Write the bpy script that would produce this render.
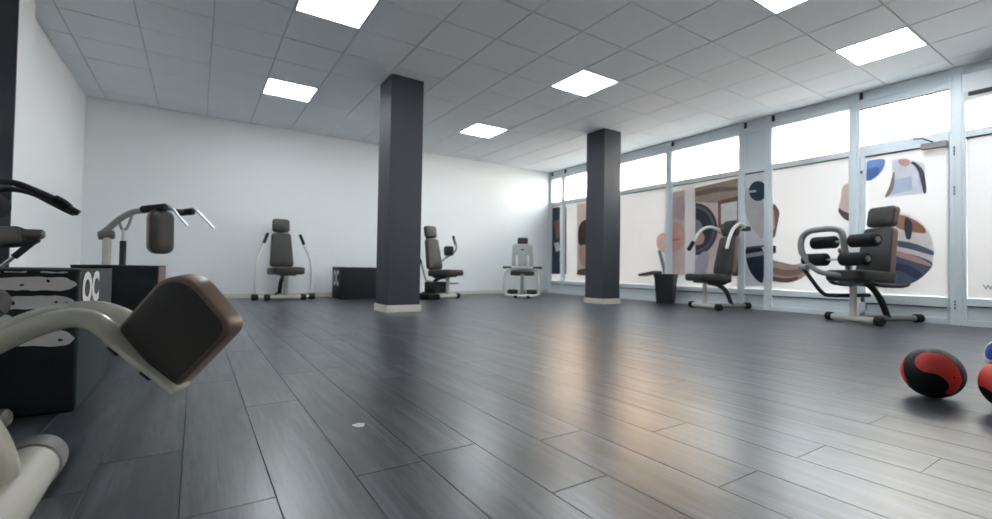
import bpy, bmesh, math, random
from mathutils import Vector, Matrix

# ------------------------------------------------------------------ clean
for o in list(bpy.data.objects):
    bpy.data.objects.remove(o)
scene = bpy.context.scene
C = scene.collection
random.seed(7)
R = math.radians

# ------------------------------------------------------------------ camera
W, H_PX = 992, 519
F_PX, YAW, PITCH, ROLL = 459.3, 0.5786, 0.02173, 0.01585
CAM = Vector((0.0, 0.0, 0.530))
FWD = Vector((math.sin(YAW) * math.cos(PITCH), math.cos(YAW) * math.cos(PITCH), math.sin(PITCH)))
_r = Vector((math.cos(YAW), -math.sin(YAW), 0))
_u = _r.cross(FWD)
RGT = math.cos(ROLL) * _r + math.sin(ROLL) * _u
UPV = -math.sin(ROLL) * _r + math.cos(ROLL) * _u
cam_data = bpy.data.cameras.new('camera')
cam_data.sensor_width = 36.0
cam_data.lens = F_PX / W * 36.0
cam_data.clip_start = 0.05
cam_data.clip_end = 200
cam_data.dof.use_dof = True
cam_data.dof.focus_distance = 1.75
cam_data.dof.aperture_fstop = 2.4
cam = bpy.data.objects.new('camera', cam_data)
C.objects.link(cam)
m3 = Matrix((RGT, UPV, -FWD)).transposed()
cam.matrix_world = Matrix.Translation(CAM) @ m3.to_4x4()
scene.camera = cam

# ------------------------------------------------------------------ view, world, sun
vs = scene.view_settings
vs.view_transform = 'Standard'
vs.look = 'None'
vs.gamma = 1
vs.use_curve_mapping = False
vs.exposure = 0.58
world = bpy.data.worlds.new('world')
scene.world = world
world.use_nodes = True
bg = world.node_tree.nodes['Background']
bg.inputs[0].default_value = (0.87, 0.94, 1.0, 1)      # bright hazy sky
bg.inputs[1].default_value = 10.0
sun_d = bpy.data.lights.new('sun', 'SUN')
sun_d.energy = 50.0
sun_d.color = (1.0, 0.88, 0.77)
sun_d.angle = R(2)
sun = bpy.data.objects.new('sun', sun_d)
C.objects.link(sun)
sun.rotation_euler = Vector((0.80, 0.25, -0.62)).to_track_quat('-Z', 'Y').to_euler()
PANEL_STRENGTH = 23.0

# ------------------------------------------------------------------ pixel helpers (a direction; the plane gives the distance)
def ray(px, py):
    return (FWD + RGT * ((px - W / 2) / F_PX) + UPV * ((H_PX / 2 - py) / F_PX))
def onX(px, py, X):
    d = ray(px, py); return CAM + d * ((X - CAM.x) / d.x)
def onY(px, py, Y):
    d = ray(px, py); return CAM + d * ((Y - CAM.y) / d.y)
def onZ(px, py, Z):
    d = ray(px, py); return CAM + d * ((Z - CAM.z) / d.z)
def dep(px, py, D):
    return CAM + ray(px, py) * D
def pix(P):
    v = Vector(P) - CAM; z = v.dot(FWD)
    if z < 0.05: return None
    return (W / 2 + F_PX * v.dot(RGT) / z, H_PX / 2 - F_PX * v.dot(UPV) / z, z)

# ------------------------------------------------------------------ materials
def lin(r, g, b):
    f = lambda c: (c / 255 / 12.92) if c / 255 <= 0.04045 else ((c / 255 + 0.055) / 1.055) ** 2.4
    return (f(r), f(g), f(b), 1)
def mat(name, col, rough=0.5, metal=0.0, noise=0.0, nscale=20, bump=0.0, bscale=60, coat=0.0, spec=0.5):
    m = bpy.data.materials.new(name); m.use_nodes = True
    nt = m.node_tree; b = nt.nodes['Principled BSDF']
    b.inputs['Base Color'].default_value = col
    b.inputs['Roughness'].default_value = rough
    b.inputs['Metallic'].default_value = metal
    b.inputs['Specular IOR Level'].default_value = spec
    if coat: b.inputs['Coat Weight'].default_value = coat
    tc = nt.nodes.new('ShaderNodeTexCoord')
    if noise:
        n = nt.nodes.new('ShaderNodeTexNoise'); n.inputs['Scale'].default_value = nscale; n.inputs['Detail'].default_value = 4
        nt.links.new(tc.outputs['Object'], n.inputs['Vector'])
        mx = nt.nodes.new('ShaderNodeMix'); mx.data_type = 'RGBA'
        mx.inputs[6].default_value = tuple(c * (1 - noise) for c in col[:3]) + (1,)
        mx.inputs[7].default_value = tuple(min(1, c * (1 + noise)) for c in col[:3]) + (1,)
        nt.links.new(n.outputs['Fac'], mx.inputs[0]); nt.links.new(mx.outputs[2], b.inputs['Base Color'])
    if bump:
        n2 = nt.nodes.new('ShaderNodeTexNoise'); n2.inputs['Scale'].default_value = bscale; n2.inputs['Detail'].default_value = 3
        nt.links.new(tc.outputs['Object'], n2.inputs['Vector'])
        bp = nt.nodes.new('ShaderNodeBump'); bp.inputs['Strength'].default_value = bump; bp.inputs['Distance'].default_value = 0.01
        nt.links.new(n2.outputs['Fac'], bp.inputs['Height']); nt.links.new(bp.outputs[0], b.inputs['Normal'])
    return m
def emis(name, col, s):
    m = bpy.data.materials.new(name); m.use_nodes = True
    b = m.node_tree.nodes['Principled BSDF']
    b.inputs['Base Color'].default_value = (0.8, 0.8, 0.8, 1)
    b.inputs['Emission Color'].default_value = col
    b.inputs['Emission Strength'].default_value = s
    return m
def film(name, col, trans=0.19, noise=0.0, nscale=14):
    """vinyl film on glass: part reflects, part lets daylight through"""
    m = bpy.data.materials.new(name); m.use_nodes = True
    nt = m.node_tree; nt.nodes.remove(nt.nodes['Principled BSDF'])
    out = nt.nodes['Material Output']
    d = nt.nodes.new('ShaderNodeBsdfDiffuse'); t = nt.nodes.new('ShaderNodeBsdfTranslucent')
    mx = nt.nodes.new('ShaderNodeMixShader'); mx.inputs[0].default_value = trans
    d.inputs[0].default_value = col; t.inputs[0].default_value = col
    if noise:
        tc = nt.nodes.new('ShaderNodeTexCoord')
        n = nt.nodes.new('ShaderNodeTexNoise'); n.inputs['Scale'].default_value = nscale; n.inputs['Detail'].default_value = 5
        nt.links.new(tc.outputs['Object'], n.inputs['Vector'])
        c = nt.nodes.new('ShaderNodeMix'); c.data_type = 'RGBA'
        c.inputs[6].default_value = tuple(x * (1 - noise) for x in col[:3]) + (1,)
        c.inputs[7].default_value = tuple(min(1, x * (1 + noise)) for x in col[:3]) + (1,)
        nt.links.new(n.outputs['Fac'], c.inputs[0])
        nt.links.new(c.outputs[2], d.inputs[0]); nt.links.new(c.outputs[2], t.inputs[0])
    nt.links.new(d.outputs[0], mx.inputs[1]); nt.links.new(t.outputs[0], mx.inputs[2])
    nt.links.new(mx.outputs[0], out.inputs[0])
    return m
def glass(name):
    m = bpy.data.materials.new(name); m.use_nodes = True
    nt = m.node_tree; nt.nodes.remove(nt.nodes['Principled BSDF'])
    t = nt.nodes.new('ShaderNodeBsdfTransparent'); g = nt.nodes.new('ShaderNodeBsdfGlossy')
    t.inputs[0].default_value = (0.95, 0.97, 0.96, 1); g.inputs['Roughness'].default_value = 0.02
    mx = nt.nodes.new('ShaderNodeMixShader'); mx.inputs[0].default_value = 0.035
    nt.links.new(t.outputs[0], mx.inputs[1]); nt.links.new(g.outputs[0], mx.inputs[2])
    nt.links.new(mx.outputs[0], nt.nodes['Material Output'].inputs[0])
    return m

def wood_floor():
    m = bpy.data.materials.new('grey_oak_plank'); m.use_nodes = True
    nt = m.node_tree; b = nt.nodes['Principled BSDF']; N = nt.nodes.new; L = nt.links.new
    geo = N('ShaderNodeNewGeometry'); oi = N('ShaderNodeObjectInfo')
    off = N('ShaderNodeVectorMath'); off.operation = 'MULTIPLY_ADD'
    comb = N('ShaderNodeCombineXYZ')
    for i in range(3): L(oi.outputs['Random'], comb.inputs[i])
    L(comb.outputs[0], off.inputs[0]); off.inputs[1].default_value = (37.1, 91.7, 11.3)
    L(geo.outputs['Position'], off.inputs[2])
    def noise(scale_vec, scale, detail, rough=0.55, dist=0.0):
        mp = N('ShaderNodeMapping'); mp.inputs['Scale'].default_value = scale_vec
        L(off.outputs[0], mp.inputs['Vector'])
        n = N('ShaderNodeTexNoise'); n.inputs['Scale'].default_value = scale; n.inputs['Detail'].default_value = detail
        n.inputs['Roughness'].default_value = rough; n.inputs['Distortion'].default_value = dist
        L(mp.outputs[0], n.inputs['Vector']); return n
    grain = noise((1, 0.05, 1), 62, 6, 0.7, 0.8)
    broad = noise((1, 0.12, 1), 14, 4, 0.55, 0.8)
    cracks = noise((1, 0.07, 1), 20, 3, 0.55, 1.6)
    r1 = N('ShaderNodeValToRGB'); r1.color_ramp.elements[0].position = 0.36; r1.color_ramp.elements[1].position = 0.64
    r1.color_ramp.elements[0].color = (0.014, 0.018, 0.024, 1); r1.color_ramp.elements[1].color = (0.078, 0.087, 0.106, 1)
    L(broad.outputs['Fac'], r1.inputs[0])
    r2 = N('ShaderNodeValToRGB'); r2.color_ramp.elements[0].position = 0.35; r2.color_ramp.elements[1].position = 0.65
    r2.color_ramp.elements[0].color = (0.42, 0.42, 0.43, 1); r2.color_ramp.elements[1].color = (1.38, 1.38, 1.38, 1)
    L(grain.outputs['Fac'], r2.inputs[0])
    mul = N('ShaderNodeMix'); mul.data_type = 'RGBA'; mul.blend_type = 'MULTIPLY'; mul.inputs[0].default_value = 1
    L(r1.outputs[0], mul.inputs[6]); L(r2.outputs[0], mul.inputs[7])
    r3 = N('ShaderNodeValToRGB'); r3.color_ramp.elements[0].position = 0.59; r3.color_ramp.elements[1].position = 0.64
    r3.color_ramp.elements[0].color = (1, 1, 1, 1); r3.color_ramp.elements[1].color = (0.36, 0.36, 0.37, 1)
    L(cracks.outputs['Fac'], r3.inputs[0])
    mul2 = N('ShaderNodeMix'); mul2.data_type = 'RGBA'; mul2.blend_type = 'MULTIPLY'; mul2.inputs[0].default_value = 1
    L(mul.outputs[2], mul2.inputs[6]); L(r3.outputs[0], mul2.inputs[7])
    hv = N('ShaderNodeMapRange'); hv.inputs[3].default_value = 0.82; hv.inputs[4].default_value = 1.2
    L(oi.outputs['Random'], hv.inputs[0])
    mul3 = N('ShaderNodeVectorMath'); mul3.operation = 'SCALE'
    L(mul2.outputs[2], mul3.inputs[0]); L(hv.outputs[0], mul3.inputs['Scale'])
    L(mul3.outputs[0], b.inputs['Base Color'])
    rr = N('ShaderNodeMapRange'); rr.inputs[3].default_value = 0.25; rr.inputs[4].default_value = 0.37
    L(grain.outputs['Fac'], rr.inputs[0]); L(rr.outputs[0], b.inputs['Roughness'])
    b.inputs['Specular IOR Level'].default_value = 0.9
    hmix = N('ShaderNodeMath'); hmix.operation = 'ADD'
    L(r3.outputs[0], hmix.inputs[0]); L(grain.outputs['Fac'], hmix.inputs[1])
    bp = N('ShaderNodeBump'); bp.inputs['Strength'].default_value = 0.05; bp.inputs['Distance'].default_value = 0.003
    L(hmix.outputs[0], bp.inputs['Height']); L(bp.outputs[0], b.inputs['Normal'])
    return m

def ball_mat(name, axis_col, other_col):
    """medicine ball: two interlocking wavy fields like a tennis ball seam"""
    m = bpy.data.materials.new(name); m.use_nodes = True
    return m

M = {}
M['wall'] = mat('white_wall_paint', (0.78, 0.81, 0.83, 1), 0.75, bump=0.05, bscale=120)
M['tile'] = mat('mineral_ceiling_tile', (0.78, 0.82, 0.86, 1), 0.9, noise=0.04, nscale=60, bump=0.10, bscale=220)
M['tbar'] = mat('ceiling_grid_metal', (0.55, 0.56, 0.57, 1), 0.6)
M['floor'] = wood_floor()
M['subfloor'] = mat('dark_joint', (0.012, 0.013, 0.015, 1), 0.8)
M['column'] = mat('anthracite_paint', (0.034, 0.039, 0.050, 1), 0.62, noise=0.06, nscale=8, bump=0.05, bscale=80)
M['skirt'] = mat('cream_skirting', (0.62, 0.59, 0.53, 1), 0.5, noise=0.05)
M['frame'] = mat('white_aluminium', (0.68, 0.745, 0.79, 1), 0.38)
M['panelw'] = mat('white_infill_panel', (0.66, 0.72, 0.76, 1), 0.45)
M['seal'] = mat('dark_gasket', (0.03, 0.033, 0.036, 1), 0.7)
M['glass'] = glass('clear_glass')
M['cream'] = mat('cream_enamel', (0.53, 0.53, 0.475, 1), 0.22, coat=0.3, noise=0.03)
M['white_tube'] = mat('pale_enamel', (0.66, 0.68, 0.66, 1), 0.3, coat=0.3)
M['chrome'] = mat('brushed_steel', (0.55, 0.56, 0.57, 1), 0.28, metal=1.0)
M['dark'] = mat('charcoal_enamel', (0.018, 0.021, 0.023, 1), 0.4)
M['graytube'] = mat('grey_enamel', (0.22, 0.225, 0.225, 1), 0.35, coat=0.2)
M['rubber'] = mat('black_rubber', (0.010, 0.012, 0.014, 1), 0.6, spec=0.3, bump=0.05, bscale=150)
M['grayrub'] = mat('grey_plastic_cap', (0.15, 0.145, 0.14, 1), 0.42)
M['rollgrey'] = mat('grey_foam', (0.055, 0.057, 0.06, 1), 0.7, spec=0.3)
M['foam'] = mat('black_foam', (0.012, 0.014, 0.016, 1), 0.75, spec=0.25, bump=0.12, bscale=200)
M['leather'] = mat('dark_brown_vinyl', (0.028, 0.025, 0.024, 1), 0.42, bump=0.06, bscale=180)
M['padblack'] = mat('black_vinyl', (0.014, 0.013, 0.013, 1), 0.42, bump=0.06, bscale=180)
M['tan'] = mat('bronze_brown_vinyl', (0.150, 0.098, 0.072, 1), 0.36, bump=0.06, bscale=160)
M['shell'] = mat('grey_plastic_shell', (0.36, 0.385, 0.37, 1), 0.42)
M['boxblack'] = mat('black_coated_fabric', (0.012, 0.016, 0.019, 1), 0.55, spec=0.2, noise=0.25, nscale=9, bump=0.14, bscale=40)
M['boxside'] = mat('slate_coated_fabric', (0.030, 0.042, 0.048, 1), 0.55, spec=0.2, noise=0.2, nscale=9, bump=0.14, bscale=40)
M['boxend'] = mat('worn_maroon_fabric', (0.10, 0.055, 0.055, 1), 0.6, noise=0.2, nscale=9)
M['print_white'] = mat('white_print', (0.62, 0.62, 0.64, 1), 0.7, noise=0.12, nscale=40)
M['ac'] = mat('white_plastic', (0.58, 0.61, 0.63, 1), 0.4)
M['binlid'] = mat('grey_plastic_lid', (0.06, 0.062, 0.064, 1), 0.5)
M['bin'] = mat('black_plastic', (0.020, 0.021, 0.024, 1), 0.5)
M['red'] = mat('red_rubber', (0.74, 0.05, 0.038, 1), 0.5, bump=0.10, bscale=300)
M['ballblack'] = mat('black_ball_rubber', (0.010, 0.011, 0.013, 1), 0.6, spec=0.25, bump=0.16, bscale=260)
M['blue'] = mat('blue_rubber', (0.012, 0.06, 0.36, 1), 0.45, bump=0.1, bscale=300)
M['whiteball'] = mat('white_ball_rubber', (0.68, 0.70, 0.74, 1), 0.5)
M['fleck'] = mat('white_fleck', (0.75, 0.76, 0.78, 1), 0.6, noise=0.1)
M['facade_cream'] = mat('cream_render', (0.86, 0.62, 0.44, 1), 0.9, noise=0.05, nscale=2)
M['facade_white'] = mat('white_render', (0.80, 0.77, 0.74, 1), 0.9, noise=0.05, nscale=2)
M['facade_grey'] = mat('grey_render', (0.62, 0.61, 0.60, 1), 0.9, noise=0.05, nscale=2)
M['far_glass'] = mat('far_window_glass', (0.16, 0.18, 0.21, 1), 0.1)
M['far_frame'] = mat('far_window_frame', (0.70, 0.68, 0.66, 1), 0.6)
M['asphalt'] = mat('street_asphalt', (0.22, 0.21, 0.20, 1), 0.9, noise=0.15, nscale=6)

# ------------------------------------------------------------------ object helpers
def link(name, data, parent=None):
    o = bpy.data.objects.new(name, data); C.objects.link(o)
    if parent is not None: o.parent = parent
    return o
def tag(o, label=None, cat=None, group=None, kind=None):
    if label: o['label'] = label
    if cat: o['category'] = cat
    if group: o['group'] = group
    if kind: o['kind'] = kind
    return o
class Root:
    """an Empty at a thing's base; parts are modelled in its local frame (or world, converted)"""
    def __init__(s, name, loc=(0, 0, 0), rz=0.0):
        s.e = link(name, None); s.e.location = loc; s.e.rotation_euler = (0, 0, rz)
        s.m = Matrix.Translation(loc) @ Matrix.Rotation(rz, 4, 'Z'); s.inv = s.m.inverted()
    def pp(s, px, py, c):      # local point on the plane local y = c seen at a pixel
        o = s.inv @ CAM; d = s.inv.to_3x3() @ ray(px, py); return o + d * ((c - o.y) / d.y)
    def part(s, name, bm, mats, parent=None, world=False, smooth=True):
        if world: bm.transform(s.inv)
        return obj(name, bm, mats, parent or s.e, smooth)
def obj(name, bm, mats, parent=None, smooth=False, loc=None):
    bmesh.ops.recalc_face_normals(bm, faces=bm.faces)
    me = bpy.data.meshes.new(name); bm.to_mesh(me); bm.free()
    for m in (mats if isinstance(mats, (list, tuple)) else [mats]):
        me.materials.append(M[m] if isinstance(m, str) else m)
    if smooth:
        for p in me.polygons: p.use_smooth = True
        try: me.set_sharp_from_angle(angle=R(40))
        except Exception: pass
    o = link(name, me, parent)
    if loc is not None: o.location = loc
    return o
def nb(): return bmesh.new()
def box(bm, x0, x1, y0, y1, z0, z1, bev=0.0, seg=2, Mx=None, mi=0):
    vs_ = [bm.verts.new(p) for p in ((x0, y0, z0), (x1, y0, z0), (x1, y1, z0), (x0, y1, z0), (x0, y0, z1), (x1, y0, z1), (x1, y1, z1), (x0, y1, z1))]
    fs = [bm.faces.new([vs_[i] for i in f]) for f in ((0, 3, 2, 1), (4, 5, 6, 7), (0, 1, 5, 4), (1, 2, 6, 5), (2, 3, 7, 6), (3, 0, 4, 7))]
    for f in fs: f.material_index = mi
    if bev:
        es = list({e for f in fs for e in f.edges})
        r = bmesh.ops.bevel(bm, geom=es, offset=bev, segments=seg, profile=0.5, affect='EDGES')
        allv = {v for f in r['faces'] for v in f.verts} | {v for v in vs_ if v.is_valid}
        for f in r['faces']: f.material_index = mi
    else: allv = set(vs_)
    if Mx is not None:
        for v in allv: v.co = Mx @ v.co
    return allv
def cr(pts, n):
    """Catmull-Rom resample"""
    P = [Vector(p) for p in pts]
    if len(P) < 3 or n <= 1: return P
    P = [P[0] * 2 - P[1]] + P + [P[-1] * 2 - P[-2]]
    out = []
    for i in range(1, len(P) - 2):
        a, b, c, d = P[i - 1:i + 3]
        for k in range(n):
            t = k / n
            out.append(0.5 * ((2 * b) + (c - a) * t + (2 * a - 5 * b + 4 * c - d) * t * t + (3 * b - a - 3 * c + d) * t ** 3))
    out.append(P[-2]); return out
def tube(bm, pts, r, n=6, seg=14, caps=True, flat=1.0, closed=False):
    P = cr(pts, n) if n > 1 else [Vector(p) for p in pts]
    k = len(P); rr = r if isinstance(r, (list, tuple)) else [r] * k
    if len(rr) != k:
        src = rr; rr = [src[0] + (src[-1] - src[0]) * i / (k - 1) for i in range(k)]
    T = []
    for i in range(k):
        if closed: t = P[(i + 1) % k] - P[i - 1]
        else: t = P[min(i + 1, k - 1)] - P[max(i - 1, 0)]
        T.append(t.normalized())
    ref = Vector((0, 0, 1)) if abs(T[0].z) < 0.9 else Vector((1, 0, 0))
    nrm = (ref - T[0] * ref.dot(T[0])).normalized(); rings = []
    for i in range(k):
        nrm = (nrm - T[i] * nrm.dot(T[i])).normalized(); bi = T[i].cross(nrm)
        rings.append([bm.verts.new(P[i] + rr[i] * (math.cos(2 * math.pi * j / seg) * nrm * flat + math.sin(2 * math.pi * j / seg) * bi)) for j in range(seg)])
    for i in range(k if closed else k - 1):
        a, b = rings[i], rings[(i + 1) % k]
        for j in range(seg):
            bm.faces.new((a[j], a[(j + 1) % seg], b[(j + 1) % seg], b[j]))
    if caps and not closed:
        bm.faces.new(rings[0][::-1]); bm.faces.new(rings[-1])
def cyl(bm, a, b, r, bev=0.008, seg=18):
    a, b = Vector(a), Vector(b); d = (b - a).normalized()
    tube(bm, [a, a + d * bev, b - d * bev, b], [r - bev, r, r, r - bev], n=1, seg=seg)
def rrect(w, h, r, seg=5, taper=0.0, top_r=None):
    """rounded rectangle outline (x = width, y = height); the top narrower by taper"""
    pts = []
    for cx, cy, a0, rad in ((1, 1, 0, top_r or r), (-1, 1, 90, top_r or r), (-1, -1, 180, r), (1, -1, 270, r)):
        hw = w / 2 - (taper / 2 if cy > 0 else 0)
        for k in range(seg + 1):
            a = R(a0 + 90 * k / seg)
            pts.append(Vector((cx * (hw - rad) + rad * math.cos(a), cy * (h / 2 - rad) + rad * math.sin(a), 0)))
    return pts
def pad(bm, outline, t, Mx, edge=0.018, dome=0.006, side=1, segs=4, wide=0):
    """upholstered cushion: outline extruded by t, rounded edges, domed front (+z local); side faces take slot 1"""
    w = max(p.x for p in outline) - min(p.x for p in outline); h = max(p.y for p in outline) - min(p.y for p in outline)
    def ring(ins, z):
        sx, sy = (w - 2 * ins) / w, (h - 2 * ins) / h
        return [bm.verts.new(Mx @ Vector((p.x * sx, p.y * sy, z))) for p in outline]
    prof = [(edge * (1 - math.sin(R(90) * k / segs)), -t / 2 + edge * (1 - math.cos(R(90) * k / segs))) for k in range(segs + 1)]
    prof += [(edge * (1 - math.cos(R(90) * k / segs)), t / 2 - edge * (1 - math.sin(R(90) * k / segs))) for k in range(segs + 1)]
    prof += [(edge + min(w, h) * 0.12, t / 2 + dome * 0.6), (edge + min(w, h) * 0.26, t / 2 + dome)]
    rings = [ring(*q) for q in prof]
    for i in range(len(rings) - 1):
        a, b = rings[i], rings[i + 1]
        for j in range(len(a)):
            f = bm.faces.new((a[j], a[(j + 1) % len(a)], b[(j + 1) % len(a)], b[j]))
            if segs - 2 - wide <= i <= segs + 1 + wide: f.material_index = side
    f = bm.faces.new(rings[0][::-1]); bm.faces.new(rings[-1])
def frame_m(o, x, y):
    """matrix with origin o, local x and y axes (z = x cross y)"""
    x = Vector(x).normalized(); y = Vector(y); y = (y - x * y.dot(x)).normalized(); z = x.cross(y)
    m = Matrix((x, y, z)).transposed().to_4x4(); m.translation = Vector(o); return m
def text_mesh(name, s, size, Mx, material, parent=None, bold=0.0):
    cu = bpy.data.curves.new(name, 'FONT'); cu.body = s; cu.size = size; cu.offset = bold; cu.resolution_u = 3
    t = bpy.data.objects.new(name + '_src', cu); C.objects.link(t)
    dg = bpy.context.evaluated_depsgraph_get(); me = bpy.data.meshes.new_from_object(t.evaluated_get(dg))
    bpy.data.objects.remove(t); bpy.data.curves.remove(cu)
    me.transform(Mx); me.materials.clear(); me.materials.append(M[material]); me.name = name
    return link(name, me, parent)
def flatpoly(bm, pts, off=None):
    vs_ = [bm.verts.new(p + (off or Vector())) for p in pts]; return bm.faces.new(vs_)

# ------------------------------------------------------------------ the room shell
XL, XR, YB, YF, HC = -1.340, 7.003, 8.449, -2.4, 2.852
TH = 0.2
GX, GY, T = -1.117, 5.6558, 0.6          # ceiling grid

XN = -1.78                               # the near part of the left wall is set back behind the pilaster
bm = nb(); box(bm, XL - TH, XL, 5.69, YB + TH, -0.1, HC + 0.25); box(bm, XN - TH, XN, YF - TH, 5.70, -0.1, HC + 0.25)
tag(obj('wall_left', bm, 'wall'), 'plain white painted side wall at the left of the gym', kind='structure')
bm = nb(); box(bm, XL, XR + 0.12, YB, YB + TH, -0.1, HC + 0.25)
tag(obj('wall_back', bm, 'wall'), 'wide white painted wall at the far end of the gym', kind='structure')
bm = nb(); box(bm, XN, XR + 0.12, YF - TH, YF, -0.1, HC + 0.25)
tag(obj('wall_front', bm, 'wall'), 'white painted wall behind the viewpoint', kind='structure')

# pilaster in the left wall: dark front, white return
bm = nb(); box(bm, XN, -1.262, 5.262, 5.70, 0, HC)
pil = tag(obj('pilaster', bm, 'wall'), 'narrow white pilaster with dark front face on the left wall', kind='structure')
bm = nb(); box(bm, XN, -1.262, 5.24, 5.262, 0, HC, 0.002)
obj('front_face', bm, 'column', pil)

# baseboards
bm = nb(); box(bm, XL, XR - 0.02, YB - 0.014, YB, 0, 0.075, 0.004)
tag(obj('baseboard_back', bm, 'skirt'), 'cream skirting along the far wall', kind='structure')
bm = nb(); box(bm, XL, XL + 0.014, 5.70, YB - 0.014, 0, 0.075, 0.004); box(bm, XN, XN + 0.014, YF, 5.24, 0, 0.075, 0.004)
tag(obj('baseboard_left', bm, 'skirt'), 'cream skirting along the left wall', kind='structure')

# floor with planks
PW, PL = 0.1855, 1.285
bm = nb(); box(bm, XN - TH, XR + 0.12, YF - TH, YB + TH, -0.12, -0.012)
floor = tag(obj('floor', bm, 'subfloor'), 'dark grey wood plank floor with satin sheen', kind='structure')
def plank_mesh(w, l):
    b = nb(); g = 0.0006; c = 0.0011
    x, y = w / 2 - g, l / 2 - g
    lo = [b.verts.new(p) for p in ((-x, -y, -0.012), (x, -y, -0.012), (x, y, -0.012), (-x, y, -0.012))]
    mid = [b.verts.new(p) for p in ((-x, -y, -c * 0.7), (x, -y, -c * 0.7), (x, y, -c * 0.7), (-x, y, -c * 0.7))]
    top = [b.verts.new(p) for p in ((-x + c, -y + c, 0), (x - c, -y + c, 0), (x - c, y - c, 0), (-x + c, y - c, 0))]
    for A, B in ((lo, mid), (mid, top)):
        for i in range(4): b.faces.new((A[i], A[(i + 1) % 4], B[(i + 1) % 4], B[i]))
    b.faces.new(top); return b
joints = {2: 1.96, 4: 1.208, 5: 0.848, 8: 0.995, 9: 0.64}   # column index -> a joint's y, read from the photograph
cols = []
k0 = math.floor((XN + 0.203) / PW); planks = []
k = k0
while True:
    x0 = -0.203 + PW * k; x1 = x0 + PW
    if x0 >= XR: break
    rnd = random.Random(k * 17 + 3)
    j = joints.get(k, rnd.uniform(0, PL))
    y = j - PL * math.ceil((j - YF) / PL)
    while y < YB:
        a, b_ = max(y, YF), min(y + PL, YB)
        xa = max(x0, XN if a < 5.2 else XL)
        if b_ - a > 0.02 and x1 - xa > 0.01: planks.append((xa, min(x1, XR), a, b_))
        y += PL
    k += 1
def plank_size(q):
    best = 0
    for fx in (0.5,):
        for fy in (0.05, 0.5, 0.95):
            P = pix((q[0] + (q[1] - q[0]) * fx, q[2] + (q[3] - q[2]) * fy, 0))
            if P and -20 < P[0] < W + 20 and 0 < P[1] < H_PX + 30: best = max(best, 1 / P[2])
    return best
planks.sort(key=plank_size, reverse=True)
shared = None
for q in planks[:290]:
    w, l = q[1] - q[0], q[3] - q[2]
    full = abs(w - PW) < 1e-4 and abs(l - PL) < 1e-4
    if full and shared is not None:
        o = link('plank', shared, floor)
    else:
        o = obj('plank', plank_mesh(w, l), 'floor', floor)
        if full: shared = o.data
    o.location = ((q[0] + q[1]) / 2, (q[2] + q[3]) / 2, 0)
bm = nb()
for q in planks[290:]:
    t = plank_mesh(q[1] - q[0], q[3] - q[2]); t.transform(Matrix.Translation(((q[0] + q[1]) / 2, (q[2] + q[3]) / 2, 0)))
    me = bpy.data.meshes.new('tmp'); t.to_mesh(me); t.free(); bm.from_mesh(me); bpy.data.meshes.remove(me)
tag(obj('far_planks', bm, 'floor', floor), kind='stuff')

# ceiling with tiles
bm = nb(); box(bm, XN - TH, XR + 0.3, YF - TH, YB + TH, HC + 0.012, HC + 0.3)
ceiling = tag(obj('ceiling', bm, 'tbar'), 'suspended grid ceiling of square pale grey tiles', kind='structure')
lights = [(3, -3, 'square ceiling light panel cut by the top edge, above the left column'),
          (3, 1, 'square ceiling light panel over the far left of the room, left of the dark column'),
          (8, -7, 'square ceiling light panel at the top edge, only its corner showing'),
          (8, -3, 'square ceiling light panel in the middle between the two columns'),
          (8, 1, 'smallest and farthest square ceiling light panel near the far wall'),
          (11, -7, 'large square ceiling light panel nearest the shop window door')]
lit = {(a, b) for a, b, _ in lights}
def tile_mesh(w, l):
    b = nb(); g = 0.005; e = 0.003; x, y = w / 2 - g, l / 2 - g
    A = [b.verts.new(p) for p in ((-x, -y, 0.012), (x, -y, 0.012), (x, y, 0.012), (-x, y, 0.012))]
    B = [b.verts.new(p) for p in ((-x, -y, e), (x, -y, e), (x, y, e), (-x, y, e))]
    D = [b.verts.new(p) for p in ((-x + e, -y + e, 0), (x - e, -y + e, 0), (x - e, y - e, 0), (-x + e, y - e, 0))]
    for P, Q in ((A, B), (B, D)):
        for i in range(4): b.faces.new((P[i], Q[i], Q[(i + 1) % 4], P[(i + 1) % 4]))
    b.faces.new(D[::-1]); return b
tshared = None
rnd = random.Random(5)
for i in range(-2, 14):
    for j in range(-14, 5):
        if (i, j) in lit: continue
        x0, x1 = max(GX + T * i, XN if j < -1 else XL), min(GX + T * (i + 1), XR)
        y0, y1 = max(GY + T * j, YF), min(GY + T * (j + 1), YB)
        if x1 - x0 < 0.03 or y1 - y0 < 0.03: continue
        full = abs(x1 - x0 - T) < 1e-4 and abs(y1 - y0 - T) < 1e-4
        if full and tshared is not None: o = link('ceiling_tile', tshared, ceiling)
        else:
            o = obj('ceiling_tile', tile_mesh(x1 - x0, y1 - y0), 'tile', ceiling)
            if full: tshared = o.data
        o.location = ((x0 + x1) / 2, (y0 + y1) / 2, HC + rnd.uniform(-0.001, 0.0015))
M['diffuser'] = emis('lit_diffuser', (0.90, 0.96, 1.0, 1), PANEL_STRENGTH)
for i, j, lab in lights:
    cx, cy = GX + T * (i + 0.5), GY + T * (j + 0.5)
    r = Root('ceiling_light', (cx, cy, HC))
    tag(r.e, lab, 'ceiling light', 'square light panels set into the ceiling grid')
    bm = nb(); h = 0.292
    for a, b_, c, d in ((-h, h, -h, -h + 0.012), (-h, h, h - 0.012, h), (-h, -h + 0.012, -h + 0.012, h - 0.012), (h - 0.012, h, -h + 0.012, h - 0.012)):
        box(bm, a, b_, c, d, -0.004, 0.012)
    r.part('frame', bm, 'frame', smooth=False)
    bm = nb(); box(bm, -h + 0.012, h - 0.012, -h + 0.012, h - 0.012, -0.001, 0.010)
    r.part('diffuser', bm, 'diffuser', smooth=False)

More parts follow.
